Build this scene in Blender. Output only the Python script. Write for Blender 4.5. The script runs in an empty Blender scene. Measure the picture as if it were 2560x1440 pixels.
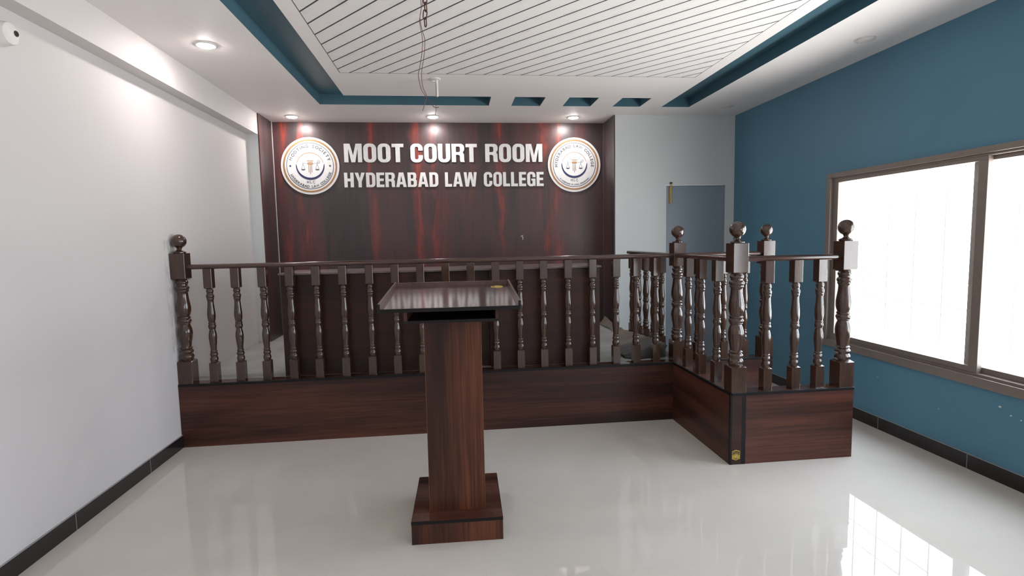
import bpy, bmesh, math, random
from mathutils import Vector, Matrix, noise

random.seed(4)
SC = bpy.context.scene
COL = SC.collection
PI = math.pi

# ------------------------------------------------------------------ camera
H = 1.57
F_PX = 1351.32
YAW, PITCH, ROLL = 0.1097, -0.0889, -0.0199
cy_, sy_ = math.cos(YAW), math.sin(YAW)
Fv = Vector((sy_ * math.cos(PITCH), cy_ * math.cos(PITCH), math.sin(PITCH)))
Rv = Vector((cy_, -sy_, 0))
Uv = Rv.cross(Fv)
R2 = Rv * math.cos(ROLL) + Uv * math.sin(ROLL)
U2 = -Rv * math.sin(ROLL) + Uv * math.cos(ROLL)
cam_d = bpy.data.cameras.new('camera')
cam = bpy.data.objects.new('camera', cam_d)
COL.objects.link(cam)
cam_d.sensor_width = 36.0
cam_d.lens = F_PX / 2560 * 36.0
cam_d.clip_start = 0.05
M = Matrix((R2, U2, -Fv)).transposed().to_4x4()
M.translation = Vector((0, 0, H))
cam.matrix_world = M
SC.camera = cam

# ------------------------------------------------------------------ view, world
SC.view_settings.view_transform = 'Standard'
SC.view_settings.look = 'None'
SC.view_settings.gamma = 1.0
SC.view_settings.use_curve_mapping = False
SC.view_settings.exposure = 0.17

SKY = 11.6
LAMP = 235.0
world = bpy.data.worlds.new('sky')
SC.world = world
world.use_nodes = True
wn = world.node_tree.nodes
wl = world.node_tree.links
wn.clear()
w_out = wn.new('ShaderNodeOutputWorld')
w_bg = wn.new('ShaderNodeBackground')
w_tc = wn.new('ShaderNodeTexCoord')
w_sep = wn.new('ShaderNodeSeparateXYZ')
w_map = wn.new('ShaderNodeMapRange')
w_map.inputs['From Min'].default_value = -0.25
w_map.inputs['From Max'].default_value = 0.15
w_mix = wn.new('ShaderNodeMix')
w_mix.data_type = 'RGBA'
w_mix.inputs['A'].default_value = (1.12, 1.06, 1.02, 1)    # pale sunlit ground and buildings
w_mix.inputs['B'].default_value = (0.72, 0.76, 0.86, 1)    # bright hazy sky
wl.new(w_tc.outputs['Generated'], w_sep.inputs[0])
wl.new(w_sep.outputs['Z'], w_map.inputs['Value'])
wl.new(w_map.outputs[0], w_mix.inputs['Factor'])
wl.new(w_mix.outputs['Result'], w_bg.inputs['Color'])
w_bg.inputs['Strength'].default_value = SKY
wl.new(w_bg.outputs[0], w_out.inputs['Surface'])

# room dimensions (metres, camera stands at x=0 y=0)
XW = -2.139      # left wall
XB = -2.027      # face of the drop over the left wall and of the pilaster
XR = 3.363       # right wall
YP = 6.178       # front of the niche, white back wall
YB = 6.632       # wood clad back wall
YF = -4.6        # wall behind the camera
ZC = 2.973       # ceiling
ZD = 2.749       # underside of the drop
ZS = 0.501       # stage height
XN = 1.908       # right side of the niche
Y1 = 4.371       # stage front
X3, X4, Y2 = 1.8554, 2.7575, 3.4063   # witness box
RAIL = 1.41

WINS = [(1.76, 4.545), (-1.9, 0.885), (-4.45, -2.6)]
WZ0, WZ1 = 0.564, 2.095
for (a, b) in WINS:
    ld = bpy.data.lights.new('window_portal', 'AREA')
    ld.shape = 'RECTANGLE'
    ld.size, ld.size_y = (WZ1 - WZ0), (b - a)
    ld.cycles.is_portal = True
    lo = bpy.data.objects.new('window_portal', ld)
    COL.objects.link(lo)
    lo.location = (XR + 0.16, (a + b) / 2, (WZ0 + WZ1) / 2)
    lo.rotation_euler = (0, PI / 2, 0)      # -Z points to -X, into the room

# ------------------------------------------------------------------ helpers
def lin(r, g, b):
    f = lambda c: (c / 255 / 12.92) if c / 255 <= 0.04045 else ((c / 255 + 0.055) / 1.055) ** 2.4
    return (f(r), f(g), f(b), 1.0)

class NT:
    """small wrapper to write node materials tersely"""
    def __init__(s, name):
        s.m = bpy.data.materials.new(name)
        s.m.use_nodes = True
        s.n = s.m.node_tree.nodes
        s.l = s.m.node_tree.links
        s.b = s.n['Principled BSDF']
        s.out = s.n['Material Output']
        s.tc = s.n.new('ShaderNodeTexCoord')
    def put(s, sock, v):
        if hasattr(v, 'is_output'):
            s.l.new(v, sock)
        else:
            sock.default_value = v
    def math(s, op, a, b=0.0, c=0.0, clamp=False):
        n = s.n.new('ShaderNodeMath'); n.operation = op; n.use_clamp = clamp
        for i, v in enumerate((a, b, c)):
            s.put(n.inputs[i], v)
        return n.outputs[0]
    def mapping(s, scale=(1, 1, 1), loc=(0, 0, 0), rot=(0, 0, 0), vec=None):
        n = s.n.new('ShaderNodeMapping')
        s.put(n.inputs['Vector'], vec if vec is not None else s.tc.outputs['Object'])
        n.inputs['Scale'].default_value = scale
        n.inputs['Location'].default_value = loc
        n.inputs['Rotation'].default_value = rot
        return n.outputs[0]
    def noise(s, vec, scale=1.0, detail=3.0, rough=0.5, dist=0.0):
        n = s.n.new('ShaderNodeTexNoise')
        s.put(n.inputs['Vector'], vec)
        n.inputs['Scale'].default_value = scale
        n.inputs['Detail'].default_value = detail
        n.inputs['Roughness'].default_value = rough
        n.inputs['Distortion'].default_value = dist
        return n.outputs[0]
    def ramp(s, fac, stops, interp='LINEAR'):
        n = s.n.new('ShaderNodeValToRGB')
        s.put(n.inputs[0], fac)
        cr = n.color_ramp; cr.interpolation = interp
        while len(cr.elements) < len(stops):
            cr.elements.new(0.5)
        for e, (p, c) in zip(cr.elements, stops):
            e.position = p
            e.color = c if len(c) == 4 else (*c, 1)
        return n.outputs[0]
    def mix(s, fac, a, b, mode='MIX'):
        n = s.n.new('ShaderNodeMix'); n.data_type = 'RGBA'; n.blend_type = mode
        s.put(n.inputs['Factor'], fac); s.put(n.inputs['A'], a); s.put(n.inputs['B'], b)
        return n.outputs['Result']
    def sep(s, vec=None):
        n = s.n.new('ShaderNodeSeparateXYZ')
        s.put(n.inputs[0], vec if vec is not None else s.tc.outputs['Object'])
        return n.outputs
    def bump(s, h, strength=0.2, dist=0.002):
        n = s.n.new('ShaderNodeBump')
        s.put(n.inputs['Height'], h)
        n.inputs['Strength'].default_value = strength
        n.inputs['Distance'].default_value = dist
        s.l.new(n.outputs[0], s.b.inputs['Normal'])
    def set(s, color=None, rough=0.5, metal=0.0, ior=1.5, spec=None):
        if color is not None: s.put(s.b.inputs['Base Color'], color)
        s.put(s.b.inputs['Roughness'], rough)
        s.b.inputs['Metallic'].default_value = metal
        s.b.inputs['IOR'].default_value = ior
        if spec is not None: s.b.inputs['Specular IOR Level'].default_value = spec
        return s.m

def paint(name, c, rough=0.55, var=0.05, scale=1.3, bump=0.05, spec=0.4):
    t = NT(name)
    f = t.noise(t.mapping(), scale, 4)
    c1 = tuple(x * (1 - var) for x in c[:3]) + (1,)
    c2 = tuple(min(1, x * (1 + var)) for x in c[:3]) + (1,)
    t.set(t.ramp(f, [(0.3, c1), (0.7, c2)]), rough, spec=spec)
    if bump:
        t.bump(t.noise(t.mapping(), 60, 3), bump, 0.002)
    return t.m

def wood(name, axis, stops, rough=0.3, across=9.0, along=0.7, seed=0.0, spec=0.5, coat=0.0):
    t = NT(name)
    sc = [across] * 3
    sc[axis] = along
    v = t.mapping(tuple(sc), (seed, seed * 1.7, seed * 0.6))
    big = t.noise(v, 0.45, 4, 0.55, 0.9)
    sc2 = [90.0] * 3
    sc2[axis] = 2.2
    fine = t.noise(t.mapping(tuple(sc2), (seed, 0, 0)), 1.0, 3, 0.6)
    f = t.math('MULTIPLY_ADD', t.math('SUBTRACT', fine, 0.5), 0.38, big)
    t.set(t.ramp(f, stops), rough, spec=spec)
    t.bump(fine, 0.04, 0.001)
    t.b.inputs['Coat Weight'].default_value = coat
    t.b.inputs['Coat Roughness'].default_value = 0.1
    return t.m

def plain(name, c, rough=0.5, metal=0.0, spec=None):
    t = NT(name)
    f = t.noise(t.mapping(), 25, 2)
    t.set(t.ramp(f, [(0.3, tuple(x * 0.93 for x in c[:3]) + (1,)), (0.7, c)]), rough, metal, spec=spec)
    return t.m

def mesh_from(bm, name, smooth=None):
    bmesh.ops.recalc_face_normals(bm, faces=bm.faces)
    me = bpy.data.meshes.new(name)
    bm.to_mesh(me)
    bm.free()
    if smooth is not None:
        me.polygons.foreach_set('use_smooth', [True] * len(me.polygons))
        me.set_sharp_from_angle(angle=math.radians(smooth))
    return me

def obj(name, data, mat=None, parent=None, loc=(0, 0, 0), rot=(0, 0, 0), smooth=None):
    if isinstance(data, bmesh.types.BMesh):
        data = mesh_from(data, name, smooth)
    if mat is not None:
        for m in (mat if isinstance(mat, (list, tuple)) else [mat]):
            if not (m.name in data.materials): data.materials.append(m)
    o = bpy.data.objects.new(name, data)
    COL.objects.link(o)
    o.location = loc
    o.rotation_euler = rot
    if parent: o.parent = parent
    return o

def thing(name, label, cat, loc=(0, 0, 0), group=None):
    o = bpy.data.objects.new(name, None)
    o.empty_display_size = 0.1
    COL.objects.link(o)
    o.location = loc
    return tag(o, label, cat, group)

def tag(o, label, cat, group=None):
    o['label'] = label; o['category'] = cat
    if group: o['group'] = group
    return o

def struct(o):
    o['kind'] = 'structure'
    return o

def box(bm, x0, y0, z0, x1, y1, z1, bev=0.0, mi=0):
    vs = [bm.verts.new((x, y, z)) for x in (x0, x1) for y in (y0, y1) for z in (z0, z1)]
    fs = [(0, 1, 3, 2), (4, 6, 7, 5), (0, 4, 5, 1), (2, 3, 7, 6), (0, 2, 6, 4), (1, 5, 7, 3)]
    faces = [bm.faces.new([vs[i] for i in f]) for f in fs]
    for f in faces: f.material_index = mi
    if bev:
        es = {e for f in faces for e in f.edges}
        bmesh.ops.bevel(bm, geom=list(es), offset=bev, segments=2, affect='EDGES', profile=0.6)
    return bm

def BX(*a, **k):
    return box(bmesh.new(), *a, **k)

def quad(bm, pts, mi=0):
    f = bm.faces.new([bm.verts.new(p) for p in pts])
    f.material_index = mi
    return f

def lathe(bm, prof, n=24, cx=0, cy=0):
    """prof: list of (radius, z) from bottom to top"""
    rings = []
    for r, z in prof:
        if r < 1e-5:
            rings.append([bm.verts.new((cx, cy, z))])
        else:
            rings.append([bm.verts.new((cx + r * math.cos(2 * PI * i / n), cy + r * math.sin(2 * PI * i / n), z)) for i in range(n)])
    for a, b in zip(rings, rings[1:]):
        for i in range(n):
            j = (i + 1) % n
            if len(a) == 1 and len(b) == 1: continue
            if len(a) == 1: bm.faces.new([a[0], b[j], b[i]])
            elif len(b) == 1: bm.faces.new([a[i], a[j], b[0]])
            else: bm.faces.new([a[i], a[j], b[j], b[i]])
    if len(rings[0]) > 1: bm.faces.new(rings[0][::-1])
    if len(rings[-1]) > 1: bm.faces.new(rings[-1])
    return bm

def tube(bm, pts, r, n=8, closed=False):
    pts = [Vector(p) for p in pts]
    rings = []
    N = len(pts)
    up = None
    for i, p in enumerate(pts):
        if closed:
            d = pts[(i + 1) % N] - pts[i - 1]
        else:
            d = pts[min(i + 1, N - 1)] - pts[max(i - 1, 0)]
        d.normalize()
        if up is None:
            up = Vector((0, 0, 1)) if abs(d.z) < 0.9 else Vector((1, 0, 0))
        side = d.cross(up).normalized()
        up = side.cross(d).normalized()
        rr = r[i] if isinstance(r, (list, tuple)) else r
        rings.append([bm.verts.new(p + (side * math.cos(2 * PI * k / n) + up * math.sin(2 * PI * k / n)) * rr) for k in range(n)])
    pairs = list(zip(rings, rings[1:]))
    if closed: pairs.append((rings[-1], rings[0]))
    for a, b in pairs:
        for k in range(n):
            bm.faces.new([a[k], a[(k + 1) % n], b[(k + 1) % n], b[k]])
    if not closed:
        bm.faces.new(rings[0][::-1]); bm.faces.new(rings[-1])
    return bm

# ------------------------------------------------------------------ materials
WHITE = paint('white wall paint', (0.66, 0.635, 0.630, 1), 0.6, 0.02, 0.8)
CEILW = paint('white ceiling paint', (0.90, 0.86, 0.845, 1), 0.62, 0.02, 0.9)
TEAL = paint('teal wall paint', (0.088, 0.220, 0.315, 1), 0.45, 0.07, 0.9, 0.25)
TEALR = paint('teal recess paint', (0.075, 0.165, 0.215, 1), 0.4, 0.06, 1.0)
EXT = paint('exterior plaster', (0.75, 0.73, 0.7, 1), 0.8, 0.05, 2.0)
WHITE_BACK = paint('pale grey wall paint', (0.68, 0.71, 0.71, 1), 0.5, 0.02, 0.8)

LAM_STOPS = [(0.30, (0.015, 0.0070, 0.0060)), (0.44, (0.035, 0.0130, 0.0098)), (0.56, (0.072, 0.0245, 0.0160)), (0.72, (0.130, 0.044, 0.028))]
LAM_X = wood('brown laminate grain along x', 0, LAM_STOPS, 0.36, 8.0, 0.5, 3.1, spec=0.35)
LAM_Y = wood('brown laminate grain along y', 1, LAM_STOPS, 0.36, 8.0, 0.5, 5.4, spec=0.35)
LAM_DESK = wood('brown laminate of the bench', 0, [(0.3, (0.016, 0.0072, 0.0055)), (0.5, (0.037, 0.0135, 0.0095)), (0.72, (0.066, 0.023, 0.015))], 0.4, 7.0, 0.6, 9.3, spec=0.3)
LAM_Z = wood('brown laminate grain upright', 2, [(0.30, (0.014, 0.0060, 0.005)), (0.44, (0.034, 0.012, 0.008)), (0.56, (0.078, 0.025, 0.013)), (0.72, (0.18, 0.058, 0.026))], 0.36, 6.0, 0.6, 1.2, spec=0.32)
LAM_TOP = wood('glossy brown laminate', 0, [(0.3, (0.03, 0.013, 0.010)), (0.5, (0.06, 0.026, 0.018)), (0.75, (0.12, 0.05, 0.03))], 0.07, 8.0, 0.6, 2.2)
DESKTOP = wood('brown bench top with painted reflection', 0, [(0.3, (0.10, 0.072, 0.066)), (0.7, (0.20, 0.155, 0.145))], 0.28, 8, 0.8, 7.7)  # paler colour holds the reflection lying on the glossy top
TRIM = plain('dark edge band', (0.008, 0.007, 0.008, 1), 0.4, spec=0.25)
TURN = wood('varnished turned wood', 2, [(0.3, (0.017, 0.0085, 0.0052)), (0.5, (0.043, 0.0195, 0.0115)), (0.75, (0.088, 0.040, 0.022))], 0.24, 6.0, 1.5, 0.4, spec=0.4, coat=0.7)
RAILX = wood('varnished handrail wood', 0, [(0.3, (0.030, 0.015, 0.012)), (0.5, (0.055, 0.026, 0.020)), (0.75, (0.09, 0.043, 0.032))], 0.17, 8.0, 0.8, 0.8, coat=0.3)
RAILY = wood('varnished handrail wood lengthwise', 1, [(0.3, (0.030, 0.015, 0.012)), (0.5, (0.055, 0.026, 0.020)), (0.75, (0.09, 0.043, 0.032))], 0.17, 8.0, 0.8, 1.8, coat=0.3)

def panel_wood(name, use_y=False):
    """dark laminate sheet with red flame streaks that repeat from sheet to sheet"""
    t = NT(name)
    s = t.sep()
    u = s[1] if use_y else s[0]
    z = s[2]
    # wobble the streaks a little along the height and feather their sides
    wob = t.noise(t.mapping((1.2, 1.2, 1.6)), 2.2, 3)
    fine = t.noise(t.mapping((95, 95, 2.6)), 1.0, 4, 0.65)
    feath = t.noise(t.mapping((30, 30, 2.0)), 1.0, 4, 0.7)
    ux = t.math('MULTIPLY_ADD', t.math('SUBTRACT', wob, 0.5), 0.16, u)
    ux = t.math('MULTIPLY_ADD', t.math('SUBTRACT', feath, 0.5), 0.10, ux)
    per = t.math('FRACT', t.math('DIVIDE', t.math('ADD', ux, 16.269), 1.52))
    g = lambda v: (v,) * 3
    stk = t.ramp(per, [(0.0, g(0)), (0.075, g(0.05)), (0.105, g(0.85)), (0.125, g(0.75)), (0.150, g(0.05)),
                       (0.40, g(0.0)), (0.435, g(0.35)), (0.455, g(1.0)), (0.475, g(0.7)), (0.495, g(0.08)),
                       (0.55, g(0.10)), (0.575, g(0.9)), (0.590, g(0.5)), (0.615, g(0.02)), (0.78, g(0.0))])
    # broad dull red between the streaks in the lower half of each sheet
    broad = t.ramp(per, [(0.0, g(0)), (0.40, g(0)), (0.47, g(0.40)), (0.66, g(0.45)), (0.74, g(0))])
    br = t.ramp(t.noise(t.mapping((9.0, 9.0, 1.5), (0.3, 0, 0.7)), 0.7, 4, 0.62, 0.5), [(0.42, g(0.06)), (0.60, g(1.0))])
    zz = t.math('DIVIDE', z, 3.0)
    top = t.ramp(zz, [(0.45, g(0.42)), (0.62, g(0.50)), (0.78, g(0.75)), (0.93, g(1.0))])
    low = t.ramp(zz, [(0.40, g(0.9)), (0.62, g(0.75)), (0.75, g(0.15)), (0.9, g(0.0))])
    tex = t.math('MULTIPLY_ADD', fine, 2.2, -0.45, clamp=True)
    k = t.math('MULTIPLY', t.math('MULTIPLY', stk, top), br)
    k = t.math('ADD', k, t.math('MULTIPLY', t.math('MULTIPLY', broad, low), t.math('MULTIPLY', br, 0.55)))
    k = t.math('MULTIPLY', k, t.math('MULTIPLY_ADD', tex, 0.85, 0.12), clamp=True)
    base_f = t.math('MULTIPLY_ADD', t.math('SUBTRACT', fine, 0.5), 0.35, t.noise(t.mapping((5.0, 5.0, 0.5)), 0.8, 3, 0.55, 0.6))
    base = t.ramp(base_f, [(0.32, (0.036, 0.030, 0.033)), (0.46, (0.058, 0.040, 0.043)), (0.60, (0.088, 0.044, 0.045)), (0.74, (0.13, 0.046, 0.042))])
    c = t.mix(k, base, (0.50, 0.068, 0.036, 1))
    t.set(c, 0.34, spec=0.55)
    t.bump(fine, 0.04, 0.001)
    return t.m
PANEL = panel_wood('dark red streaked laminate')
PANELY = panel_wood('dark red streaked laminate side', True)

def floor_mat():
    t = NT('polished cream floor tile')
    s = t.sep()
    def line(c, off, size, w):
        f = t.math('FRACT', t.math('DIVIDE', t.math('ADD', c, off), size))
        d = t.math('MULTIPLY', t.math('MINIMUM', f, t.math('SUBTRACT', 1.0, f)), size)
        return t.math('LESS_THAN', d, w)
    g = t.math('MAXIMUM', line(s[0], 7.55 - 0.118, 0.755, 0.0010), line(s[1], 7.55 - 0.093, 0.755, 0.0010))
    f = t.noise(t.mapping((1, 1, 1)), 1.6, 5, 0.6)
    base = t.ramp(f, [(0.3, (0.565, 0.535, 0.490)), (0.7, (0.615, 0.585, 0.54))])
    t.set(t.mix(t.math('MULTIPLY', g, 0.16), base, (0.22, 0.21, 0.19, 1)), t.math('MULTIPLY_ADD', t.noise(t.mapping(), 5.0, 3), 0.02, 0.008), ior=1.5)
    return t.m
FLOOR = floor_mat()
def cement():
    t = NT('grey cement screed')
    f = t.noise(t.mapping((1, 1, 1)), 3.0, 6, 0.65)
    t.set(t.ramp(f, [(0.3, (0.26, 0.265, 0.26)), (0.7, (0.40, 0.405, 0.39))]), 0.7)
    t.bump(t.noise(t.mapping(), 60, 4), 0.2, 0.003)
    return t.m
CEM = cement()
BLACK = plain('black skirting tile', (0.016, 0.013, 0.013, 1), 0.22)
GROUT = plain('pale grout', (0.30, 0.30, 0.31, 1), 0.7)
DOORM = paint('grey blue door paint', (0.255, 0.305, 0.36, 1), 0.42, 0.05, 1.2)
BRASS = plain('brass', (0.62, 0.40, 0.13, 1), 0.3, 1.0)
ALU = plain('brown anodised aluminium', (0.235, 0.195, 0.170, 1), 0.4, 0.25)
STEELP = plain('white painted steel bar', (0.80, 0.82, 0.85, 1), 0.4)
SIGNW = plain('white acrylic', (0.86, 0.87, 0.87, 1), 0.3)
PVC = plain('white plastic', (0.74, 0.72, 0.70, 1), 0.4)
GOLD = plain('gold print', (0.40, 0.22, 0.09, 1), 0.4)
NAVY = plain('navy print', (0.035, 0.04, 0.12, 1), 0.4)
GREYP = plain('dark grey print', (0.10, 0.11, 0.14, 1), 0.45)
YEL = plain('yellow sticker', (0.62, 0.44, 0.07, 1), 0.35)
STK = plain('dark sticker ground', (0.13, 0.09, 0.03, 1), 0.4)
WIRE = plain('red brown wire', (0.13, 0.042, 0.035, 1), 0.5)
WIREC = plain('pale flex core', (0.30, 0.25, 0.19, 1), 0.5)
RUST = plain('rusty chain', (0.10, 0.045, 0.035, 1), 0.6, 0.4)
DARKHOLE = plain('dark cavity', (0.03, 0.015, 0.013, 1), 0.8)

def glass():
    t = NT('window glass')
    t.n.remove(t.b)
    tr = t.n.new('ShaderNodeBsdfTransparent'); tr.inputs[0].default_value = (0.95, 0.97, 0.97, 1)
    gl = t.n.new('ShaderNodeBsdfGlossy'); gl.inputs['Roughness'].default_value = 0.02
    lw = t.n.new('ShaderNodeLayerWeight'); lw.inputs[0].default_value = 0.5
    fr = t.math('MULTIPLY_ADD', t.math('POWER', lw.outputs['Facing'], 5.0), 0.95, 0.04)
    mx = t.n.new('ShaderNodeMixShader')
    t.l.new(fr, mx.inputs[0]); t.l.new(tr.outputs[0], mx.inputs[1]); t.l.new(gl.outputs[0], mx.inputs[2])
    t.l.new(mx.outputs[0], t.out.inputs['Surface'])
    return t.m
GLASS = glass()
def emit(name, c, s):
    t = NT(name)
    t.b.inputs['Base Color'].default_value = (0.9, 0.9, 0.9, 1)
    t.b.inputs['Emission Color'].default_value = c
    t.b.inputs['Emission Strength'].default_value = s
    return t.m
LED = emit('lit lamp lens', (1.0, 0.905, 0.88, 1), LAMP)

# ------------------------------------------------------------------ setting
# floor
struct(obj('floor', BX(XW - 0.2, YF - 0.2, -0.1, XR + 0.2, YB + 0.2, 0.0), FLOOR))

# ceiling: one sheet with the teal channels and pockets cut in it
RX0, RX1, RX2, RX3 = -1.281, -0.980, 2.306, 2.616   # left channel, right channel
RY0, RY1 = 5.438, 5.79
GX0, GX1, GY1 = -0.877, 2.194, 4.735                  # grooved field
GY0 = -2.6
RF1, RF0 = -3.3, -3.65
DR = 0.10
def cell_kind(x, y):
    if x < RX0 or x > RX3 or y > RY1 or y < RF0: return 0
    if (x < RX1 or x > RX2): return 1
    if y < RF1: return 1
    if y > RY0:
        if x < 0.431: return 1
        for a, b in ((0.668, 0.973), (1.216, 1.517), (1.760, 2.062)):
            if a < x < b: return 1
        return 0
    if GX0 < x < GX1 and GY0 < y < GY1: return 2
    return 0
xs = sorted([XW - 0.2, RX0, RX1, GX0, 0.431, 0.668, 0.973, 1.216, 1.517, 1.760, 2.062, GX1, RX2, RX3, XR + 0.2])
ys = sorted([YF - 0.2, RF0, RF1, GY0, GY1, RY0, RY1, YB + 0.2])
bm = bmesh.new()
K = {}
for i in range(len(xs) - 1):
    for j in range(len(ys) - 1):
        K[i, j] = cell_kind((xs[i] + xs[i + 1]) / 2, (ys[j] + ys[j + 1]) / 2)
for (i, j), k in K.items():
    x0, x1, y0, y1 = xs[i], xs[i + 1], ys[j], ys[j + 1]
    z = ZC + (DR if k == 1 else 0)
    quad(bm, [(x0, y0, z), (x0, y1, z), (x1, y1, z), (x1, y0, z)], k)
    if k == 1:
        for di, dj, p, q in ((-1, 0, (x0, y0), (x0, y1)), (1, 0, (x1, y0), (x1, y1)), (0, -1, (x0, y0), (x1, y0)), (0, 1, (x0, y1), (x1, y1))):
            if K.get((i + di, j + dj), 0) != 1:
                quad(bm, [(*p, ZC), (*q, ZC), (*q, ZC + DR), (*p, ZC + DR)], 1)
# upper slab closes the ceiling void
quad(bm, [(XW - 0.2, YF - 0.2, ZC + 0.3), (XR + 0.2, YF - 0.2, ZC + 0.3), (XR + 0.2, YB + 0.2, ZC + 0.3), (XW - 0.2, YB + 0.2, ZC + 0.3)], 0)
me = bpy.data.meshes.new('ceiling'); bm.to_mesh(me); bm.free()

def groove_mat():
    t = NT('white ceiling boards with dark grooves')
    s = t.sep()
    c = t.math('MULTIPLY_ADD', s[0], 1.157, s[1])            # y + m x
    f = t.math('FRACT', t.math('DIVIDE', t.math('ADD', c, 18.4 - 3.625), 0.184))
    d = t.math('MULTIPLY', t.math('MINIMUM', f, t.math('SUBTRACT', 1.0, f)), 0.184 / 1.529)
    ex = t.math('MINIMUM', t.math('SUBTRACT', s[0], GX0), t.math('SUBTRACT', GX1, s[0]))
    ey = t.math('MINIMUM', t.math('SUBTRACT', s[1], GY0), t.math('SUBTRACT', GY1, s[1]))
    edge = t.math('MINIMUM', ex, ey)
    dm = t.math('MINIMUM', d, edge)
    ln = t.math('LESS_THAN', dm, 0.0058)
    scuff = t.noise(t.mapping((3.0, 3.0, 3.0), rot=(0, 0, 0.857)), 3.0, 5, 0.7)
    sm = t.math('MULTIPLY', t.ramp(scuff, [(0.52, (0,) * 3), (0.68, (1,) * 3)]), t.ramp(d, [(0.0, (1,) * 3), (0.035, (0.25,) * 3), (0.06, (0,) * 3)]))
    base = t.mix(t.math('MULTIPLY', sm, 0.45), (0.90, 0.88, 0.865, 1), (0.46, 0.46, 0.48, 1))
    t.set(t.mix(ln, base, (0.055, 0.06, 0.07, 1)), 0.6)
    t.bump(t.math('MINIMUM', t.math('DIVIDE', dm, 0.006), 1.0), 0.6, 0.004)
    return t.m
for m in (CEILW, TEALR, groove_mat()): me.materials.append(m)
struct(obj('ceiling', me))

# left wall with the drop over it and the pilaster at its end
bm = BX(XW - 0.2, YF - 0.2, 0, XW, YB + 0.2, ZC)
struct(obj('wall_left', bm, WHITE))
struct(obj('trim_1', BX(XW, YF, ZD, XB, YB + 0.1, ZC), WHITE))                 # drop
struct(obj('trim_2', BX(XW, YP, 0, XB, YB + 0.1, ZD), WHITE_BACK))             # pilaster
# back wall: brick core behind the cladding and the pale wall with the doorway
DX0, DX1, DZ = 2.526, 3.2515, 2.1689
bm = bmesh.new()
box(bm, XB, YB, 0, XN, YB + 0.15, ZC)
struct(obj('wall_back', bm, WHITE_BACK))
bm = bmesh.new()
box(bm, XN, YP, 0, DX0, YB + 0.15, ZC)
box(bm, DX1, YP, 0, XR, YB + 0.15, ZC)
box(bm, DX0, YP, DZ, DX1, YB + 0.15, ZC)
box(bm, DX0, YB, 0, DX1, YB + 0.15, DZ)
struct(obj('wall_rear', bm, WHITE_BACK))
struct(obj('wall_front', BX(XW - 0.2, YF - 0.15, 0, XR + 0.2, YF, ZC), WHITE))
# right wall with its window openings, teal inside, plaster outside
bm = bmesh.new()
T = 0.22
ycuts = [YF - 0.2] + sorted([v for w in WINS for v in w]) + [YB + 0.2]
for k in range(len(ycuts) - 1):
    a, b = ycuts[k], ycuts[k + 1]
    if k % 2 == 0:
        box(bm, XR, a, 0, XR + T, b, ZC)
    else:
        box(bm, XR, a, 0, XR + T, b, WZ0)
        box(bm, XR, a, WZ1, XR + T, b, ZC)
me = mesh_from(bm, 'wall_right')
me.materials.append(TEAL); me.materials.append(EXT)
for p in me.polygons:
    p.material_index = 0 if p.normal.x < -0.5 else 1
struct(obj('wall_right', me))
# small paint chips on the teal wall below the window
bm = bmesh.new()
for (y, z, r) in ((2.93, 0.475, 0.009), (2.86, 0.44, 0.006), (2.80, 0.43, 0.005), (3.35, 0.33, 0.004), (3.9, 0.42, 0.004)):
    pts = [(XR - 0.0012, y + r * (0.7 + 0.6 * random.random()) * math.cos(a), z + 0.7 * r * (0.7 + 0.6 * random.random()) * math.sin(a)) for a in [i * PI / 4 for i in range(8)]]
    bm.faces.new([bm.verts.new(p) for p in pts])
o = obj('paint_chip', bm, PVC); o['kind'] = 'stuff'
tag(o, 'small white chips in the teal paint under the window', 'paint chips')

# plaster smear on the left wall round the end newel
def smear():
    t = NT('grey plaster smear')
    f = t.noise(t.mapping((1, 14, 5)), 1.4, 5, 0.7)
    s = t.sep()
    a = t.math('MULTIPLY', t.ramp(f, [(0.45, (0,) * 3), (0.60, (1,) * 3)]), t.ramp(t.math('SUBTRACT', s[1], 4.0), [(0.30, (0,) * 3), (0.36, (1,) * 3)]))
    t.set((0.36, 0.37, 0.36, 1), 0.8)
    t.l.new(t.math('MULTIPLY', a, 0.28), t.b.inputs['Alpha'])
    return t.m
o = obj('plaster_smear', BX(XW - 0.001, 4.30, 0.76, XW + 0.0015, 4.42, 1.62), smear())
o['kind'] = 'stuff'
tag(o, 'rough grey plaster smear on the white wall behind the end newel', 'plaster smear')

# skirtings with their tile joints
def skirting(name, xa, xb, joints):
    bm = BX(xa, YF, 0, xb, YP if xb > 0 else Y1, 0.098)
    o = struct(obj(name, bm, BLACK))
    g = bmesh.new()
    xf = xb if xa < 0 else xa
    for y in joints:
        box(g, xf - 0.0006, y - 0.0018, 0, xf + 0.0006, y + 0.0018, 0.0975)
    obj('grout_joint', g, GROUT, o)
    l = bmesh.new()
    box(l, min(xa, xb), YF, 0.098, max(xa, xb), YP if xb > 0 else Y1, 0.101)
    obj('plaster_edge', l, GROUT, o)
skirting('baseboard_left', XW, XW + 0.010, [3.905 - 0.755 * k for k in range(11)])
skirting('baseboard_right', XR - 0.010, XR, [6.134 - 0.755 * k for k in range(14)])

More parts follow.
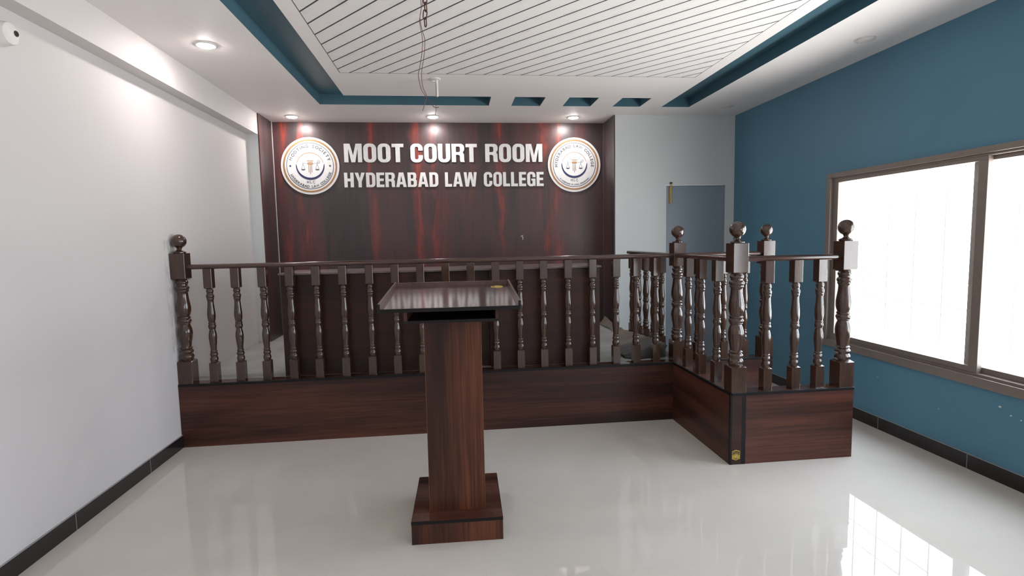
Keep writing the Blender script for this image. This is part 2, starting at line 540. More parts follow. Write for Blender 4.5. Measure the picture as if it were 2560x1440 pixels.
# ------------------------------------------------------------------ windows
def window(n, ya, yb):
    w = bpy.data.objects.new('window_%d' % n, None)
    COL.objects.link(w); w.location = (XR, (ya + yb) / 2, WZ0); struct(w)
    L = lambda bm, nm, m, par=w, sm=None: obj(nm, bm, m, par, smooth=sm)
    h = WZ1 - WZ0
    hw = (yb - ya) / 2
    ym = 0.0
    # outer frame: bottom sill rail deep, head and jambs stepped
    bm = bmesh.new()
    for (y0, z0, y1, z1) in ((-hw, 0, hw, 0.062), (-hw, h - 0.040, hw, h), (-hw, 0.062, -hw + 0.055, h - 0.040), (hw - 0.055, 0.062, hw, h - 0.040)):
        box(bm, -0.022, y0, z0, 0.10, y1, z1, 0.003)
    L(bm, 'window_frame', ALU)
    bm = bmesh.new()
    for (y0, z0, y1, z1) in ((-hw + 0.055, 0.062, hw - 0.055, 0.080), (-hw + 0.055, h - 0.055, hw - 0.055, h - 0.040)):
        box(bm, 0.0, y0, z0, 0.10, y1, z1)
    L(bm, 'track', ALU)
    # two sliding sashes, the far one on the inner track
    z0, z1 = 0.080, h - 0.053
    for k, (a, b, x) in enumerate(((-0.055, hw - 0.055, 0.006), (-hw + 0.055, 0.075, 0.046))):
        bm = bmesh.new()
        s = 0.048 if k == 0 else 0.045
        box(bm, x, a, z0, x + 0.035, b, z0 + 0.038, 0.002)
        box(bm, x, a, z1 - 0.030, x + 0.035, b, z1, 0.002)
        box(bm, x, a, z0 + 0.038, x + 0.035, a + s * 1.3, z1 - 0.030, 0.002)
        box(bm, x, b - s * 1.3, z0 + 0.038, x + 0.035, b, z1 - 0.030, 0.002)
        sh = L(bm, 'sash', ALU)
        g = bmesh.new()
        box(g, x + 0.015, a + 0.02, z0 + 0.02, x + 0.019, b - 0.02, z1 - 0.02)
        L(g, 'glass_pane', GLASS, sh)
    # security grille fixed outside
    bm = bmesh.new()
    nb = int((yb - ya) / 0.235)
    for i in range(1, nb):
        y = -hw + (yb - ya) * i / nb
        tube(bm, [(0.165, y, 0.0), (0.165, y, h)], 0.0065, 8)
    for z in (0.30 * h, 0.42 * h):
        tube(bm, [(0.175, -hw, z), (0.175, hw, z)], 0.005, 8)
    L(bm, 'security_grille', STEELP, w, 40)
for i, (a, b) in enumerate(WINS): window(i + 1, a, b)

# ------------------------------------------------------------------ door
d = bpy.data.objects.new('door_1', None); COL.objects.link(d); struct(d); d.location = (DX0, YP, 0)
obj('door_leaf', BX(0.006, 0.012, 0.01, DX1 - DX0 - 0.006, 0.05, DZ - 0.008, 0.002), DOORM, d)
obj('door_stop', BX(-0.0, 0.052, 0, DX1 - DX0, 0.10, DZ), WHITE_BACK, d)
obj('head_strip', BX(-0.012, -0.004, DZ - 0.006, DX1 - DX0 - 0.02, 0.011, DZ + 0.006), SIGNW, d)
bolt = obj('tower_bolt', BX(0.038, -0.004, DZ - 0.205, 0.066, 0.012, DZ - 0.015, 0.002), BRASS, d)
bm = bmesh.new(); tube(bm, [(0.052, -0.012, DZ - 0.21), (0.052, -0.012, DZ + 0.030)], 0.008, 10)
obj('bolt_rod', bm, BRASS, bolt, smooth=40)
bm = bmesh.new(); lathe(bm, [(0.014, DZ + 0.018), (0.015, DZ + 0.034), (0.0, DZ + 0.036)], 14, 0.052, -0.012)
obj('bolt_knob', bm, TRIM, bolt, smooth=40)

# ------------------------------------------------------------------ wood cladding
wp = thing('wall_cladding', 'dark laminate wall cladding with red flame streaks behind the bench', 'wall cladding', ((XB + XN) / 2, YB, 0))
wx, wy = wp.location.x, wp.location.y
def wpart(nm, a, m):
    me_ = mesh_from(a, nm)
    me_.transform(Matrix.Translation((0, 0, 0)))
    return obj(nm, me_, m, wp, (-wx, -wy, 0))
wpart('back_panel', BX(XB + 0.012, YB - 0.012, ZS, XN - 0.012, YB, ZC), PANEL)
wpart('side_panel', BX(XB, YP + 0.005, ZS, XB + 0.012, YB, ZC), PANELY)
wpart('side_panel', BX(XN - 0.012, YP - 0.002, ZS, XN, YB, ZC), PANELY)
bm = BX(XB + 0.012, YB - 0.017, ZS, XB + 0.018, YB - 0.012, ZC)
wpart('corner_bead', bm, PVC)
bm = BX(XN - 0.018, YB - 0.017, ZS, XN - 0.012, YB - 0.012, ZC)
wpart('corner_bead', bm, GREYP)

# ------------------------------------------------------------------ lettering
def arc(cx, cy, r, a0, a1, n=7, ry=None):
    ry = r if ry is None else ry
    return [(cx + r * math.cos(math.radians(a0 + (a1 - a0) * i / n)), cy + ry * math.sin(math.radians(a0 + (a1 - a0) * i / n))) for i in range(n + 1)]
def rrect(x0, y0, x1, y1, tl, tr, br, bl):
    p = []
    p += arc(x1 - tr, y1 - tr, tr, 0, 90) if tr else [(x1, y1)]
    p += arc(x0 + tl, y1 - tl, tl, 90, 180) if tl else [(x0, y1)]
    p += arc(x0 + bl, y0 + bl, bl, 180, 270) if bl else [(x0, y0)]
    p += arc(x1 - br, y0 + br, br, 270, 360) if br else [(x1, y0)]
    return p
S, HB = 0.235, 0.165
def glyph(ch):
    if ch == 'O':
        w = 0.67; return w, [rrect(0, -0.01, w, 1.01, .27, .27, .27, .27), rrect(S, HB - .01, w - S, 1.01 - HB, .09, .09, .09, .09)]
    if ch == 'D':
        w = 0.66; return w, [rrect(0, 0, w, 1, 0, .26, .26, 0), rrect(S, HB, w - S, 1 - HB, 0, .09, .09, 0)]
    if ch in 'CG':
        w = 0.66; r = .27; q = .09
        o = [(w, .63)] + arc(w - r, 1.01 - r, r, 0, 90) + arc(r, 1.01 - r, r, 90, 180) + arc(r, r - .01, r, 180, 270)
        i = arc(S + q, HB - .01 + q, q, 270, 180) + arc(S + q, 1.01 - HB - q, q, 180, 90) + arc(w - S - q, 1.01 - HB - q, q, 90, 0) + [(w - S, .63)]
        if ch == 'C':
            return w, [o + arc(w - r, r - .01, r, 270, 360) + [(w, .38), (w - S, .38)] + arc(w - S - q, HB - .01 + q, q, 0, -90) + i]
        return w, [o + arc(w - r, r - .01, r, 270, 315)[:-1] + [(w - .10, .09), (w - .09, 0), (w, 0), (w, .53), (w * .50, .53), (w * .50, .39), (w - S, .39)] + arc(w - S - q, HB - .01 + q, q, 0, -90) + i]
    if ch == 'U':
        w = 0.66; r = .27; q = .09
        return w, [[(w, 1), (w - S, 1)] + arc(w - S - q, HB - .01 + q, q, 0, -90) + arc(S + q, HB - .01 + q, q, 270, 180) + [(S, 1), (0, 1)] + arc(r, r - .01, r, 180, 270) + arc(w - r, r - .01, r, 270, 360)]
    if ch == 'R':
        w = 0.69; r = .20
        return w, [[(0, 0), (S, 0), (S, .40), (w - S - .09, .40)] + arc(w - S - .09, .31, .08, 90, 0, 4) + [(w - S - .01, .1), (w - S + .02, 0), (w + .01, 0), (w - .01, .10), (w - .015, .36)] + arc(w - .11, .40, .095, 0, 60, 3) + arc(w - r * .8, .50 + r, r * .8, -60, 0, 3) + arc(w - r, 1 - r, r, 0, 90) + [(0, 1)],
                   rrect(S, .55, w - S, .85, 0, .08, .08, 0)]
    if ch == 'B':
        w = 0.67; r = .18
        return w, [[(0, 0)] + arc(w - r, r, r, -90, 0) + arc(w - .13, .40, .13, 0, 55, 3) + arc(w - .16, .66, .13, -50, 0, 3) + arc(w - .03 - r, 1 - r, r, 0, 90) + [(0, 1)],
                   rrect(S, .15, w - S, .42, 0, .07, .07, 0), rrect(S, .58, w - S - .02, .85, 0, .07, .07, 0)]
    if ch == 'A':
        w = 0.76
        return w, [[(0, 0), (.235, 0), (.27, .19), (w - .27, .19), (w - .235, 0), (w, 0), (w / 2 + .165, 1), (w / 2 - .165, 1)],
                   [(.30, .35), (w - .30, .35), (w / 2 + .005, .76), (w / 2 - .005, .76)]]
    if ch == 'M':
        w = 0.93
        return w, [[(0, 0), (.22, 0), (.22, .70), (.23, .70), (w / 2 - .10, 0), (w / 2 + .10, 0), (w - .23, .70), (w - .22, .70), (w - .22, 0), (w, 0), (w, 1), (w - .31, 1), (w / 2, .36), (.31, 1), (0, 1)]]
    if ch == 'W':
        w = 1.02
        return w, [[(.13, 0), (.38, 0), (w / 2, .60), (w - .38, 0), (w - .13, 0), (w, 1), (w - .23, 1), (w - .275, .42), (w / 2 + .115, 1), (w / 2 - .115, 1), (.275, .42), (.23, 1), (0, 1)]]
    if ch == 'T':
        w = 0.62; return w, [[(w / 2 - S / 2, 0), (w / 2 + S / 2, 0), (w / 2 + S / 2, 1 - HB - .02), (w, 1 - HB - .02), (w, 1), (0, 1), (0, 1 - HB - .02), (w / 2 - S / 2, 1 - HB - .02)]]
    if ch == 'Y':
        w = 0.72; return w, [[(w / 2 - S / 2, 0), (w / 2 + S / 2, 0), (w / 2 + S / 2, .38), (w, 1), (w - .25, 1), (w / 2, .60), (.25, 1), (0, 1), (w / 2 - S / 2, .38)]]
    if ch == 'H':
        w = 0.68; return w, [[(0, 0), (S, 0), (S, .41), (w - S, .41), (w - S, 0), (w, 0), (w, 1), (w - S, 1), (w - S, .60), (S, .60), (S, 1), (0, 1)]]
    if ch == 'E':
        w = 0.56; return w, [[(0, 0), (w, 0), (w, .18), (S, .18), (S, .42), (w - .04, .42), (w - .04, .59), (S, .59), (S, .82), (w, .82), (w, 1), (0, 1)]]
    if ch == 'L':
        w = 0.54; return w, [[(0, 0), (w, 0), (w, .19), (S, .19), (S, 1), (0, 1)]]

def flat_shape(name, loops, depth, mat, parent, loc):
    """closed outlines (holes included) filled and thickened; lies in the x-z plane facing -y"""
    cu = bpy.data.curves.new(name, 'CURVE')
    cu.dimensions = '2D'; cu.fill_mode = 'BOTH'; cu.extrude = depth / 2
    for lp in loops:
        sp = cu.splines.new('POLY')
        sp.points.add(len(lp) - 1)
        for p, (x, y) in zip(sp.points, lp): p.co = (x, y, 0, 1)
        sp.use_cyclic_u = True
    tmp = bpy.data.objects.new('tmp', cu)
    me_ = bpy.data.meshes.new_from_object(tmp)
    bpy.data.objects.remove(tmp); bpy.data.curves.remove(cu)
    me_.transform(Matrix.Rotation(PI / 2, 4, 'X'))
    me_.materials.clear()
    return obj(name, me_, mat, parent, loc)

YS = YB - 0.012
def word_line(words, z0, h, label, tilt=0.0):
    x_first = words[0][1]
    t = thing('sign_lettering', label, 'wall sign', (x_first, YS, z0), 'lettering on the streaked wall')
    for w, xa, xb in words:
        gl = [glyph(c) for c in w]
        gap = 0.075 if h > 0.2 else 0.085
        tot = sum(g[0] for g in gl) + gap * (len(gl) - 1)
        sx = (xb - xa) / tot
        x = xa
        for c, (gw, loops) in zip(w, gl):
            lp = [[(px * sx, pz * h) for px, pz in l] for l in loops]
            flat_shape('letter', lp, 0.012, SIGNW, t, (x - x_first, -0.008, (x - x_first) * tilt))
            x += (gw + gap) * sx
word_line([('MOOT', -1.216, -0.530), ('COURT', -0.450, 0.338), ('ROOM', 0.436, 1.131)], 2.512, 0.214, 'large white raised letters reading MOOT COURT ROOM', -0.002)
word_line([('HYDERABAD', -1.227, -0.132), ('LAW', -0.053, 0.328), ('COLLEGE', 0.412, 1.143)], 2.222, 0.170, 'smaller white raised letters reading HYDERABAD LAW COLLEGE under the large ones', -0.002)

def disc_bm(r, y0, y1, n=64):
    bm_ = bmesh.new()
    a = [bm_.verts.new((r * math.cos(2 * PI * i / n), y0, r * math.sin(2 * PI * i / n))) for i in range(n)]
    b = [bm_.verts.new((r * math.cos(2 * PI * i / n), y1, r * math.sin(2 * PI * i / n))) for i in range(n)]
    bm_.faces.new(a); bm_.faces.new(b[::-1])
    for i in range(n): bm_.faces.new([a[i], b[i], b[(i + 1) % n], a[(i + 1) % n]])
    return bm_
def ring_loops(r1, r0, n=72):
    c = lambda r: [(r * math.cos(2 * PI * i / n), r * math.sin(2 * PI * i / n)) for i in range(n)]
    return [c(r1), c(r0)]
def char_mesh(ch, size, bold=0.0, cond=1.0):
    cu = bpy.data.curves.new('c', 'FONT')
    cu.body = ch; cu.size = size; cu.align_x = 'CENTER'; cu.align_y = 'CENTER'
    cu.offset = bold; cu.extrude = 0.0009; cu.resolution_u = 3
    tmp = bpy.data.objects.new('tmp', cu)
    me_ = bpy.data.meshes.new_from_object(tmp)
    bpy.data.objects.remove(tmp); bpy.data.curves.remove(cu)
    me_.transform(Matrix.Scale(cond, 4, (1, 0, 0)))
    return me_
def ring_text(txt, R, size, a0, a1, inward, mat, parent, y, bold):
    """text along a circle; angles in degrees, clockwise reading on top, counter-clockwise at the bottom"""
    adv = lambda c: {'I': 0.5, 'M': 1.25, 'W': 1.3, ' ': 0.7, 'L': 0.85, 'E': 0.9}.get(c, 1.0)
    n = sum(adv(c) for c in txt)
    i = 0.0
    for word in txt.split(' '):
        bm_ = bmesh.new()
        for ch in word:
            a = math.radians(a0 + (a1 - a0) * (i + adv(ch) / 2) / n)
            rot = a - PI / 2 if not inward else a + PI / 2
            m_ = char_mesh(ch, size, bold * (0.0 if ch in 'MW' else 1.0))
            m_.transform(Matrix.Translation((R * math.cos(a), R * math.sin(a), 0)) @ Matrix.Rotation(rot, 4, 'Z'))
            bm_.from_mesh(m_); bpy.data.meshes.remove(m_)
            i += adv(ch)
        i += adv(' ')
        me_ = bpy.data.meshes.new('rim_lettering'); bm_.to_mesh(me_); bm_.free()
        me_.transform(Matrix.Rotation(PI / 2, 4, 'X'))
        obj('rim_lettering', me_, mat, parent, (0, y, 0))

def badge(x, z, label, top, ta, bottom, ba, bsize, dots):
    R = 0.328; q = R / 622.0
    t = thing('round_badge', label, 'badge', (x, YS, z), 'round badges on the streaked wall')
    obj('badge_disc', disc_bm(R, -0.014, 0.0), SIGNW, t, smooth=30)
    f = -0.0150
    flat_shape('gold_ring', ring_loops(577 * q, 540 * q), 0.0015, GOLD, t, (0, f, 0))
    flat_shape('navy_ring', ring_loops(505 * q, 493 * q), 0.0015, GREYP, t, (0, f, 0))
    ring_text(top, 425 * q, 92 * q, ta[0], ta[1], False, GREYP, t, f, 0.0012)
    ring_text(bottom, (452 if bsize > 60 else 455) * q, bsize * q, ba[0], ba[1], True, GREYP, t, f, 0.0010 if bsize > 60 else 0.0005)
    # crescent below and fine arc above the scales
    cres = arc(0, 0, 305 * q, 170, 370, 40) + arc(0, 32 * q, 286 * q, 355, 185, 40)
    flat_shape('crescent', [cres], 0.0015, NAVY, t, (0, f, 0))
    top_arc = arc(0, 0, 292 * q, 15, 165, 40) + arc(0, -5 * q, 285 * q, 165, 15, 40)
    flat_shape('thin_arc', [top_arc], 0.0015, GOLD, t, (0, f, 0))
    # pillar with three shafts
    L = []
    rc = lambda x0, y0, x1, y1: [(x0 * q, y0 * q), (x1 * q, y0 * q), (x1 * q, y1 * q), (x0 * q, y1 * q)]
    L.append(rc(-70, 105, 72, 118)); L.append(rc(-52, 76, 55, 90))
    L.append([(-70 * q, 62 * q), (72 * q, 62 * q), (50 * q, 30 * q), (-48 * q, 30 * q)])
    L.append(rc(-38, -140, -24, 28)); L.append(rc(-6, -175, 8, 28)); L.append(rc(24, -140, 38, 28))
    flat_shape('pillar_emblem', L, 0.0015, GOLD, t, (0, f, 0))
    for cx, beam in ((-152, rc(-170, 52, -72, 57)), (150, rc(74, 52, 190, 57))):
        L = [beam]
        L.append(rc(cx - 4, 58, cx + 4, 78))
        L.append([(cx * q, 51 * q), ((cx - 40) * q, -70 * q), ((cx + 40) * q, -70 * q)])
        L.append([(cx * q, 30 * q), ((cx - 32) * q, -66 * q), ((cx + 32) * q, -66 * q)])
        L.append([((cx + 45 * math.cos(math.radians(a))) * q, (-72 + 26 * math.sin(math.radians(a))) * q) for a in range(180, 361, 20)])
        flat_shape('scale_pan', L, 0.0012, GREYP, t, (0, f, 0))
    flat_shape('scroll', [[((185 + 28 * math.cos(2 * PI * i / 20)) * q, (88 + 28 * math.sin(2 * PI * i / 20)) * q) for i in range(20)],
                          [((185 + 22 * math.cos(2 * PI * i / 20)) * q, (88 + 22 * math.sin(2 * PI * i / 20)) * q) for i in range(20)]], 0.0015, GREYP, t, (0, f, 0))
    bm_ = bmesh.new()
    for i, ch in enumerate('HLC'):
        m_ = char_mesh(ch, 78 * q, 0.0006)
        m_.transform(Matrix.Translation(((i - 1) * 62 * q, -352 * q, 0)))
        bm_.from_mesh(m_); bpy.data.meshes.remove(m_)
    me_ = bpy.data.meshes.new('initials'); bm_.to_mesh(me_); bm_.free(); me_.transform(Matrix.Rotation(PI / 2, 4, 'X'))
    obj('initials', me_, GREYP, t, (0, f, 0))
    if dots:
        for s_ in (-1, 1):
            flat_shape('dot', [[((s_ * 424 + 22 * math.cos(2 * PI * i / 16)) * q, (0 + 22 * math.sin(2 * PI * i / 16)) * q) for i in range(16)]], 0.0015, GREYP, t, (0, f, 0))
badge(-1.604, 2.472, 'white round badge with MOOTING SOCIETY on its rim, left of the letters', 'MOOTING SOCIETY', (166, 14), 'HYDERABAD LAW COLLEGE', (204, 342), 78, True)
badge(1.526, 2.471, 'white round badge with HYDERABAD LAW COLLEGE round its top, right of the letters', 'HYDERABAD LAW COLLEGE', (188, -8), 'A LANDMARK IN LEGAL EDUCATION', (222, 318), 44, False)

# stub of wires poking out of the cladding
bm = bmesh.new()
tube(bm, [(0, 0, 0), (0.004, -0.025, 0.012), (0.012, -0.035, -0.008), (0.006, -0.045, -0.03)], 0.0035, 6)
tube(bm, [(-0.004, 0, 0), (-0.010, -0.02, 0.018), (0.018, -0.03, 0.024)], 0.003, 6)
tag(obj('wire_stub', bm, PVC, None, (0.862, YS, 1.60), smooth=50), 'short bent wire ends sticking out of the streaked cladding', 'wire')

# ------------------------------------------------------------------ stage
def part_at(t, nm, bm_, m, smooth=None):
    """part given in room coordinates, stored relative to its thing"""
    o_ = obj(nm, bm_, m, t, smooth=smooth)
    o_.location = tuple(-c for c in t.location)
    return o_
CW = 0.118
st = thing('stage_platform', 'long dark brown laminate platform across the back of the room', 'stage', (0, Y1, 0))
part_at(st, 'fascia_panel', BX(XW + 0.002, Y1, 0, X3 + 0.02, Y1 + 0.02, ZS - 0.018), LAM_X)
part_at(st, 'edge_band', BX(XW + 0.002, Y1 - 0.003, ZS - 0.018, X3, Y1 + 0.02, ZS, 0.0015), TRIM)
part_at(st, 'curb_top', BX(XW + 0.002, Y1 + 0.02, ZS - 0.02, X3 + CW, Y1 + CW, ZS - 0.0005), LAM_TOP)
bm = BX(XW + 0.003, Y1 + CW, 0.02, X3 + 0.04, YP - 0.004, ZS - 0.003)
box(bm, XB + 0.003, YP - 0.004, 0.02, X3 + 0.04, YB - 0.014, ZS - 0.003)
part_at(st, 'platform_deck', bm, CEM)
part_at(st, 'side_curb', BX(X3 + 0.04, Y1 + CW, 0, X3 + CW, YP - 0.02, ZS), LAM_Y)

wb = thing('witness_box', 'brown laminate box projecting forward from the right end of the stage', 'witness box', ((X3 + X4) / 2, Y2, 0))
part_at(wb, 'side_panel', BX(X3, Y2 + 0.015, 0, X3 + 0.02, Y1, ZS - 0.018), LAM_Y)
part_at(wb, 'front_panel', BX(X3 + 0.11, Y2, 0, X4, Y2 + 0.02, ZS - 0.018), LAM_X)
part_at(wb, 'corner_panel', BX(X3 + 0.012, Y2 - 0.001, 0, X3 + 0.082, Y2 + 0.018, ZS - 0.018), LAM_DESK)
bm = BX(X3 + 0.082, Y2 - 0.0015, 0, X3 + 0.11, Y2 + 0.018, ZS - 0.018)
box(bm, X3 - 0.001, Y2 - 0.0015, 0, X3 + 0.012, Y2 + 0.018, ZS - 0.018)
part_at(wb, 'corner_strip', bm, TRIM)
bm = BX(X3, Y2 - 0.003, ZS - 0.018, X4 + 0.003, Y2 + 0.012, ZS, 0.0015)
box(bm, X3 - 0.003, Y2 - 0.003, ZS - 0.018, X3 + 0.012, Y1, ZS, 0.0015)
part_at(wb, 'edge_band', bm, TRIM)
bm = BX(X3 + 0.012, Y2 + 0.012, ZS - 0.02, X4, Y2 + CW, ZS - 0.0005)
box(bm, X3 + 0.012, Y2 + CW, ZS - 0.02, X3 + CW, Y1 + 0.02, ZS - 0.0005)
part_at(wb, 'curb_top', bm, LAM_TOP)
bm = BX(X3 + 0.10, Y2 + CW - 0.015, 0.23, X4, Y2 + CW, ZS - 0.02)
box(bm, X3 + CW - 0.015, Y2 + CW, 0.23, X3 + CW, Y1, ZS - 0.02)
box(bm, X4 - 0.015, Y2 + 0.02, 0, X4, Y2 + CW - 0.015, ZS - 0.02)
part_at(wb, 'inner_lining', bm, LAM_X)
part_at(wb, 'box_floor', BX(X3 + CW, Y2 + CW, 0.02, X4, Y1 + 0.03, 0.232), PVC)
part_at(wb, 'rear_riser', BX(X3 + CW, Y1 + 0.03, 0, X4 + 0.02, Y1 + 0.05, ZS - 0.018), LAM_X)
part_at(wb, 'rear_edge_band', BX(X3 + CW, Y1 + 0.027, ZS - 0.018, X4 + 0.02, Y1 + 0.05, ZS, 0.0015), TRIM)
part_at(wb, 'rear_curb_top', BX(X3 + CW, Y1 + 0.05, ZS - 0.02, X4 + 0.02, Y1 + 0.05 + 0.10, ZS - 0.0005), LAM_TOP)
part_at(wb, 'rear_backing', BX(X3 + CW, Y1 + 0.135, 0, X4 + 0.02, Y1 + 0.15, ZS - 0.02), LAM_X)
# yellow maker's sticker on the corner strip
hexp = lambda w, h: [(-w, -h * .72), (0, -h), (w, -h * .72), (w, h * .72), (0, h), (-w, h * .72)]
stk = flat_shape('corner_sticker', [hexp(0.029, 0.033)], 0.0008, STK, wb, (X3 + 0.043 - wb.location.x, -0.0018, 0.068))
flat_shape('sticker_mark', [hexp(0.029, 0.037), hexp(0.0275, 0.0325)], 0.0012, YEL, stk, (0, -0.0004, 0))
mk = [[(-0.026, -0.014), (-0.018, -0.014), (-0.022, 0.004)], [(-0.016, -0.014), (-0.010, -0.014), (-0.010, 0.006), (-0.016, 0.002)], [(-0.008, -0.014), (0.006, -0.014), (0.001, 0.014), (-0.003, 0.008)],
      [(0.008, -0.014), (0.014, -0.014), (0.014, 0.010), (0.008, 0.004)], [(0.016, -0.014), (0.026, -0.014), (0.024, 0.000), (0.019, -0.004)], [(-0.024, -0.022), (0.024, -0.022), (0.024, -0.017), (-0.024, -0.017)]]
flat_shape('sticker_mark', mk, 0.0012, YEL, stk, (0, -0.0004, 0))

# ------------------------------------------------------------------ turned posts
def turned_profile(z0, z1, rs):
    """(radius, z) bottom to top; t measured downwards from the top"""
    P = [(0, .70), (.012, .72), (.018, .80), (.034, .86), (.050, .80), (.055, .72), (.072, .72), (.080, .84), (.098, .96), (.118, .90), (.124, .80), (.130, .84), (.140, .86), (.148, .80), (.154, .72),
         (.175, .70), (.22, .74), (.28, .86), (.335, .96), (.385, .96), (.42, .88), (.450, .74), (.456, .72), (.460, .82), (.470, .86), (.480, .80), (.486, .78), (.492, .86), (.510, .95), (.528, .86), (.533, .80), (.540, .82), (.546, .78), (.550, .68),
         (.562, .70), (.585, .82), (.625, .94), (.665, .98), (.72, .90), (.78, .76), (.825, .68), (.835, .68), (.840, .78), (.850, .84), (.860, .78), (.864, .70), (.870, .78), (.886, .94), (.904, .92), (.914, .78), (.922, .76), (.930, .84), (.950, .98), (.972, .96), (.985, .86), (1.0, .80)]
    return [((0.08 + 0.92 * r) * rs, z1 + (z0 - z1) * t) for t, r in P][::-1]
def block(bm_, hw, z0, z1, taper_top=False, taper_bot=False):
    """square block with rounded-over corners next to the turning"""
    ch = 0.012 * hw / 0.03 * 0.6
    zs = [(z0, hw - (ch * 1.2 if taper_bot else 0)), (z0 + (ch if taper_bot else 0.001), hw), (z1 - (ch if taper_top else 0.001), hw), (z1, hw - (ch * 1.2 if taper_top else 0))]
    rings = []
    b = hw * 0.05
    for z, h in zs:
        pts = [(h, -h + b), (h, h - b), (h - b, h), (-h + b, h), (-h, h - b), (-h, -h + b), (-h + b, -h), (h - b, -h)]
        rings.append([bm_.verts.new((x, y, z)) for x, y in pts])
    for a, c in zip(rings, rings[1:]):
        for i in range(8): bm_.faces.new([a[i], a[(i + 1) % 8], c[(i + 1) % 8], c[i]])
    bm_.faces.new(rings[0][::-1]); bm_.faces.new(rings[-1])

bm = bmesh.new()      # origin at the foot, z=0 is the curb
block(bm, 0.031, 0.0, 0.158, taper_top=True)
lathe(bm, turned_profile(0.156, 0.737, 0.0305), 26)
block(bm, 0.031, 0.735, RAIL - 0.016 - ZS, taper_bot=True)
BAL = mesh_from(bm, 'baluster', 43)
bm = bmesh.new()
NW = 0.0535
block(bm, NW, 0.0, 0.187, taper_top=True)
lathe(bm, turned_profile(0.183, 0.812, 0.0525), 28)
block(bm, NW, 0.809, 1.016, taper_bot=True)
NEWEL = mesh_from(bm, 'newel_post', 43)
bm = bmesh.new()
r = 0.0535; zc = 0.093
prof = [(0.040, 0.0), (0.046, 0.004), (0.046, 0.009), (0.040, 0.014), (0.028, 0.019), (0.019, 0.026), (0.017, 0.034), (0.020, 0.040)]
for i in range(13):
    a = math.radians(-66 + 156 * i / 12)
    prof.append((r * math.cos(a), zc + r * math.sin(a)))
prof[-1] = (0.0, zc + r)
FINIAL = mesh_from(lathe(bm, prof, 28), 'finial', 40)
for m_ in (BAL, NEWEL, FINIAL): m_.materials.append(TURN)

def baluster(t, x, y):
    o_ = obj('baluster', BAL, None, t, (x - t.location.x, y - t.location.y, ZS - t.location.z))
    return o_
def newel(t, x, y):
    n_ = obj('newel_post', NEWEL, None, t, (x - t.location.x, y - t.location.y, ZS - t.location.z))
    obj('finial', FINIAL, None, n_, (0, 0, 1.016))
    return n_
def rail(t, p0, p1, m, end0=False, end1=False):
    """rounded handrail; ends may be rounded over"""
    p0, p1 = Vector(p0), Vector(p1)
    d_ = (p1 - p0); Ln = d_.length; d_.normalize()
    side = Vector((-d_.y, d_.x, 0))
    n = 20
    st_ = [(0, .45), (0.006, .8), (0.016, 1.0)] if end0 else [(0, 1.0)]
    st_ += [(Ln - 0.016, 1.0), (Ln - 0.006, .8), (Ln, .45)] if end1 else [(Ln, 1.0)]
    bm_ = bmesh.new(); rings = []
    for s_, k_ in st_:
        c_ = p0 + d_ * s_
        ring = []
        for i in range(n):
            a = 2 * PI * i / n
            ca, sa = math.cos(a), math.sin(a)
            ca = math.copysign(abs(ca) ** 0.75, ca); sa = math.copysign(abs(sa) ** 0.75, sa)
            ring.append(bm_.verts.new(c_ + side * (0.027 * ca * k_) + Vector((0, 0, 0.0195 * sa * k_))))
        rings.append(ring)
    for a, b in zip(rings, rings[1:]):
        for i in range(n): bm_.faces.new([a[i], a[(i + 1) % n], b[(i + 1) % n], b[i]])
    bm_.faces.new(rings[0][::-1]); bm_.faces.new(rings[-1])
    return part_at(t, 'handrail', bm_, m, 50)

YR = Y1 + 0.060
sb = thing('stage_balustrade', 'long dark wooden balustrade along the front edge of the stage', 'railing', (0, YR, ZS))
XNL, XNM = XW + 0.056, 1.914
newel(sb, XNL, YR); newel(sb, XNM, YR)
for x in (-1.882, -1.682, -1.482, -1.276, -1.076, -0.870, -0.662, -0.460, -0.258, -0.055, 0.148, 0.351, 0.552, 0.750, 0.957, 1.166, 1.371, 1.547, 1.722):
    baluster(sb, x, YR)
rail(sb, (XNL + NW - 0.002, YR, RAIL), (XNM - NW + 0.002, YR, RAIL), RAILX)

sd = thing('side_balustrade', 'short balustrade running back from the middle newel beside the grey sheet', 'railing', (XNM, 5.1, ZS))
for y in (4.785, 4.985, 5.19, 5.40, 5.60): baluster(sd, XNM, y)
rail(sd, (XNM, YR + NW - 0.002, RAIL), (XNM, 5.72, RAIL), RAILY, end1=True)

bb = thing('witness_box_balustrade', 'dark wooden balustrade round three sides of the projecting witness box', 'railing', (2.3, Y2 + 0.06, ZS))
YQ = Y2 + 0.055
XQ = X4 - 0.053
newel(bb, XNM, YQ); newel(bb, XQ, YQ); newel(bb, 2.722, YR + 0.012)
for y in (4.212, 3.980, 3.728): baluster(bb, XNM, y)
for x in (2.135, 2.342, 2.520): baluster(bb, x, YQ)
for x in (2.103, 2.338, 2.530): baluster(bb, x, YR + 0.012)
rail(bb, (XNM, YQ + NW - 0.002, RAIL), (XNM, YR - NW + 0.002, RAIL), RAILY)
rail(bb, (XNM + NW - 0.002, YQ, RAIL), (XQ - NW + 0.002, YQ, RAIL), RAILX)
rail(bb, (XNM + NW - 0.002, YR + 0.012, RAIL), (2.722 - NW + 0.002, YR + 0.012, RAIL), RAILX)

